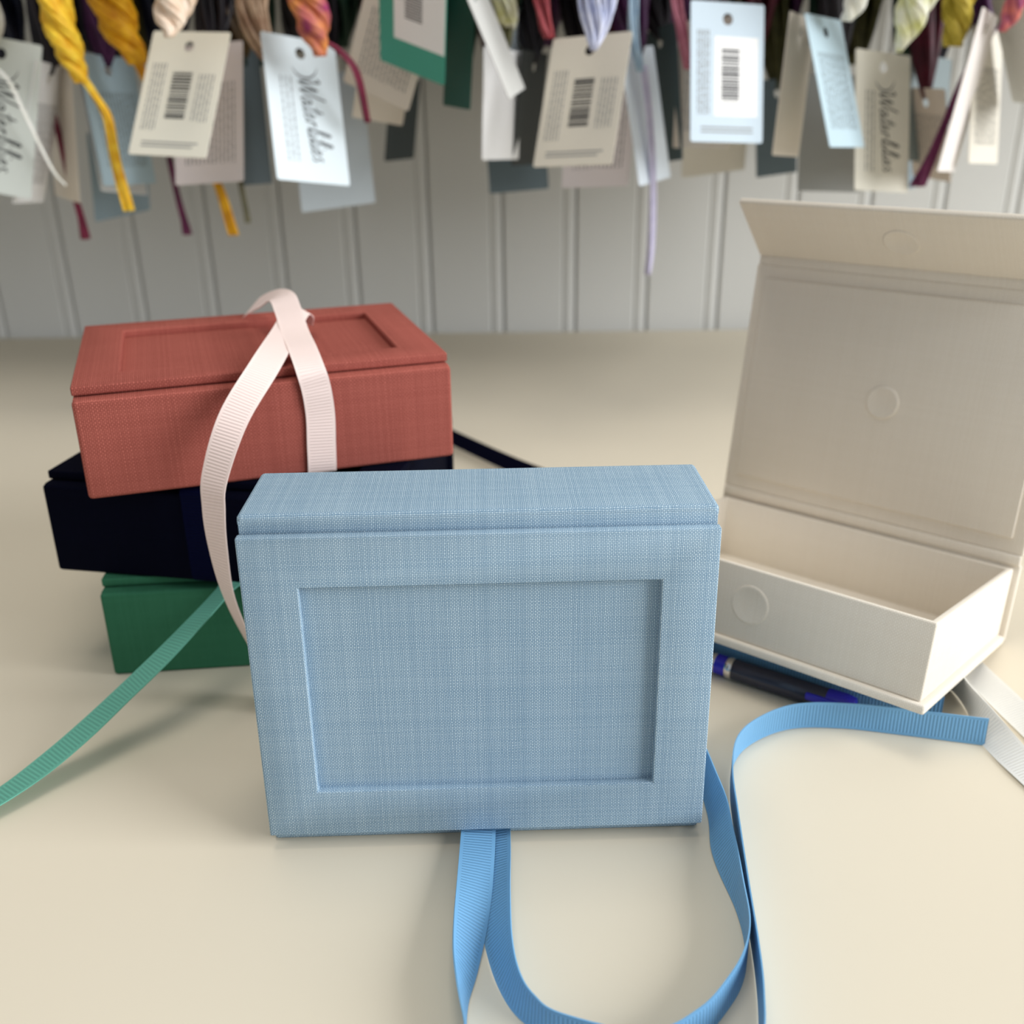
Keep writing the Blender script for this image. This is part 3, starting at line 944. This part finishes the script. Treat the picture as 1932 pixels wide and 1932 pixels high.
Zt = ROD_Z + 0.003
plait([(-0.2290, 0.565, Zt), (-0.2280, 0.570, 0.262), (-0.2250, 0.575, 0.215), (-0.2215, 0.580, 0.193)], [0.0078, 0.0082, 0.0080, 0.0034], m_gold, 'bright gold twisted thread skein at the left', 2.0)
skein([(-0.2215, 0.580, 0.196), (-0.2175, 0.582, 0.188), (-0.2120, 0.582, 0.176), (-0.2110, 0.582, 0.156), (-0.2080, 0.582, 0.128)], [0.0022, 0.0018, 0.0024, 0.0024, 0.0030], m_gold, 'loose gold thread tail hanging from the bright gold skein', 12, 3, 0.0007)
plait([(-0.2060, 0.60, Zt), (-0.2090, 0.605, 0.262), (-0.2080, 0.605, 0.226), (-0.1990, 0.605, 0.202)], [0.0110, 0.0115, 0.0115, 0.0050], m_gold2, 'deeper gold twisted thread skein, second from the left', 1.6)
skein([(-0.2000, 0.606, 0.203), (-0.1970, 0.615, 0.188), (-0.1910, 0.630, 0.172), (-0.1760, 0.645, 0.140), (-0.1700, 0.650, 0.105)], [0.0024, 0.002, 0.002, 0.0022, 0.0032], m_gold2, 'gold thread tail coming out below the left cream barcode tag', 12, 3, 0.0007)
skein([(-0.2750, 0.60, Zt), (-0.2760, 0.60, 0.25), (-0.2720, 0.600, 0.222), (-0.2800, 0.598, 0.205)], [0.008, 0.007, 0.006, 0.002], m_wht, 'white thread skein in the top left corner', 14, 2)
skein([(-0.2780, 0.590, 0.206), (-0.2640, 0.588, 0.196), (-0.2580, 0.588, 0.178), (-0.2490, 0.588, 0.150), (-0.2430, 0.588, 0.141)], [0.001, 0.001, 0.001, 0.001, 0.001], m_wht, 'thin white loose thread crossing the far left tags', 3, 2, 0.0005)
skein([(-0.2640, 0.64, 0.185), (-0.2620, 0.64, 0.150), (-0.2590, 0.64, 0.122), (-0.2580, 0.64, 0.105)], [0.001, 0.0014, 0.002, 0.003], m_mar, 'maroon thread tail hanging lowest at the left', 8, 2, 0.0007)
skein([(-0.2160, 0.69, 0.150), (-0.2130, 0.69, 0.118), (-0.2110, 0.69, 0.100)], [0.0015, 0.002, 0.0032], m_plum, 'plum thread tail below the low shaded blue tag', 8, 2, 0.0007)
plait([(-0.1620, 0.565, Zt), (-0.1610, 0.565, 0.255), (-0.1625, 0.558, 0.227), (-0.1640, 0.549, 0.213)], [0.0120, 0.0120, 0.0100, 0.0020], m_peach, 'peach thread skein holding the left cream barcode tag', 1.2)
skein([(-0.1320, 0.60, Zt), (-0.1330, 0.60, 0.25), (-0.1330, 0.60, 0.220), (-0.1230, 0.605, 0.195)], [0.010, 0.010, 0.008, 0.002], m_tan, 'tan brown thread skein right of the peach skein', 16, 2)
plait([(-0.0960, 0.565, Zt), (-0.0990, 0.565, 0.255), (-0.0965, 0.562, 0.224), (-0.0930, 0.560, 0.204)], [0.0095, 0.0100, 0.0095, 0.003], m_mag, 'magenta and orange thread skein above the pale blue script tag', 1.5)
skein([(-0.0935, 0.562, 0.212), (-0.0850, 0.566, 0.207), (-0.0770, 0.570, 0.196), (-0.0740, 0.580, 0.172)], [0.001, 0.0018, 0.0018, 0.0015], m_mar, 'maroon thread tail right of the pale blue script tag', 8, 2, 0.0007)
skein([(-0.1660, 0.66, 0.150), (-0.1640, 0.66, 0.124), (-0.1630, 0.66, 0.111)], [0.001, 0.0016, 0.0022], m_oli, 'olive thread tail below the pinkish white text tag', 6, 1, 0.0006)
skein([(0.0440, 0.565, Zt), (0.0450, 0.565, 0.255), (0.0455, 0.560, 0.224), (0.0430, 0.553, 0.205)], [0.0105, 0.0105, 0.0090, 0.0012], m_lil, 'lilac thread skein holding the centre cream barcode tag', 16, 2.5)
skein([(0.0660, 0.60, Zt), (0.0665, 0.60, 0.245), (0.0670, 0.598, 0.215), (0.0720, 0.598, 0.195)], [0.003, 0.003, 0.0028, 0.002], m_sky, 'thin pale blue thread strand right of the lilac skein', 8, 2, 0.0008)
skein([(0.0735, 0.598, 0.198), (0.0775, 0.600, 0.175), (0.0810, 0.602, 0.140), (0.0820, 0.604, 0.105), (0.0810, 0.604, 0.086)], [0.0018, 0.0018, 0.0018, 0.0020, 0.0016], m_lil2, 'long lilac thread tail hanging lowest in the centre', 8, 2, 0.0008)
skein([(0.0860, 0.60, Zt), (0.0880, 0.60, 0.240), (0.0930, 0.600, 0.215), (0.0980, 0.602, 0.196)], [0.004, 0.0036, 0.003, 0.002], m_pink, 'rose pink thread strand left of the pale blue barcode tag', 8, 2, 0.0009)
skein([(0.0150, 0.60, Zt), (0.0160, 0.60, 0.250), (0.0200, 0.600, 0.222), (0.0230, 0.600, 0.212)], [0.005, 0.005, 0.004, 0.002], T('red_thread', rgb(130, 40, 50), rgb(180, 80, 86), 100), 'dusky red thread skein left of the lilac skein', 10, 2)
skein([(-0.0060, 0.60, Zt), (-0.0050, 0.60, 0.250), (0.0000, 0.610, 0.226), (0.0020, 0.630, 0.218)], [0.007, 0.007, 0.006, 0.003], m_lime, 'lime white thread skein left of the dusky red skein', 12, 2)
plait([(0.1790, 0.565, Zt), (0.1780, 0.565, 0.255), (0.1770, 0.575, 0.228), (0.1750, 0.582, 0.218)], [0.008, 0.008, 0.006, 0.003], m_wht, 'white thread skein above the light blue leaf', 1.2)
plait([(0.2080, 0.565, Zt), (0.2085, 0.570, 0.250), (0.2080, 0.580, 0.222), (0.2075, 0.592, 0.203)], [0.0100, 0.0105, 0.0090, 0.0016], m_lime, 'lime and white thread skein above the dull script tag', 1.2)
plait([(0.2400, 0.60, Zt), (0.2400, 0.60, 0.255), (0.2405, 0.605, 0.225), (0.2410, 0.605, 0.206)], [0.0085, 0.0085, 0.008, 0.005], m_yel, 'yellow thread skein right of the lime and white skein', 1.2)
plait([(0.2640, 0.565, Zt), (0.2620, 0.57, 0.252), (0.2580, 0.578, 0.222), (0.2560, 0.582, 0.212)], [0.006, 0.006, 0.005, 0.0018], m_pur, 'purple and coral thread skein at the right', 1.2)
skein([(0.2540, 0.61, 0.200), (0.2470, 0.61, 0.176), (0.2400, 0.61, 0.150), (0.2340, 0.61, 0.133)], [0.001, 0.002, 0.0026, 0.0040], m_plum, 'plum thread tail slanting beside the long pale leaf', 10, 2, 0.0008)

# every other tag hangs from a darker skein of its own at the back of the rack
back = [('t2', 0), ('t3', 1), ('t4', 6), ('t4b', 0), ('t5', 2), ('t7', 0), ('t8', 4), ('t10', 0), ('t11', 3), ('t13', 3), ('t14', 0), ('t15', 2), ('t17', 5), ('t18', 7),
        ('t19', 0), ('t20', 2), ('t21', 3), ('t23', 1), ('t24', 6), ('t25', 0), ('t26', 1), ('t28', 4), ('t29', 7), ('t32', 5), ('t34', 7), ('t35', 1), ('t37', 6), ('t38', 5), ('t39', 0)]
for key, ci in back:
    r, w, h = TAGS[key]
    p = r.matrix_basis @ Vector((0, 0.0006, h / 2 - 0.006))
    y = min(RODS, key=lambda q: abs(q - (p.y + 0.02)))
    z0 = max(p.z, 0.19)
    short = r['label'].split(',')[0]
    words = short.split()
    x0 = p.x + random.Random(key).uniform(-0.006, 0.006)
    big = 0.013 if p.y > 0.61 else 0.009
    if p.z > 0.255:
        continue
    pts = [(x0, y, Zt), (x0, y, 0.275), (x0 * 0.5 + p.x * 0.5, (y + p.y) / 2, max(p.z + 0.022, 0.228)), (p.x, p.y + 0.001, p.z)]
    skein(pts, [big, big, big * 0.8, 0.0016], DARKS[ci], (DNAMES[ci] + ' thread skein holding the ' + ' '.join(words[:10])), 13, 2.2, 0.0024)

fr = random.Random(11)  # filler skeins added so the gaps above the tags go dark
UNITS = ['first', 'second', 'third', 'fourth', 'fifth', 'sixth', 'seventh', 'eighth', 'ninth', 'tenth', 'eleventh', 'twelfth', 'thirteenth', 'fourteenth', 'fifteenth',
         'sixteenth', 'seventeenth', 'eighteenth', 'nineteenth', 'twentieth']
ORD = UNITS + ['twenty-' + u for u in UNITS[:9]] + ['thirtieth']
for i in range(30):
    x = -0.36 + 0.0255 * i
    y = RODS[4] if i % 2 else RODS[3]
    dx = fr.uniform(-0.004, 0.004)
    zl = fr.uniform(0.198, 0.214)
    ci = fr.randrange(8)
    DN = DNAMES[ci]
    o = skein([(x, y, Zt), (x + dx, y, 0.27), (x, y, 0.235), (x - dx, y, zl)], [0.015, 0.0155, 0.015, 0.006], DARKS[ci],
              DN + ' thread skein in the back row of the rack, ' + ORD[i] + ' from the left', 13, 2.0, 0.0032)
    o['group'] = 'dark skeins at the back of the rack'
fl_ = slab('floor', (-1.3, -2.2, -0.76), (1.3, 0.9, -0.74), mat_plain('floor_vinyl', rgb(150, 140, 126), 0.5, 0.3, 0.05, 4), None, 0.0)
fl_['kind'] = 'structure'
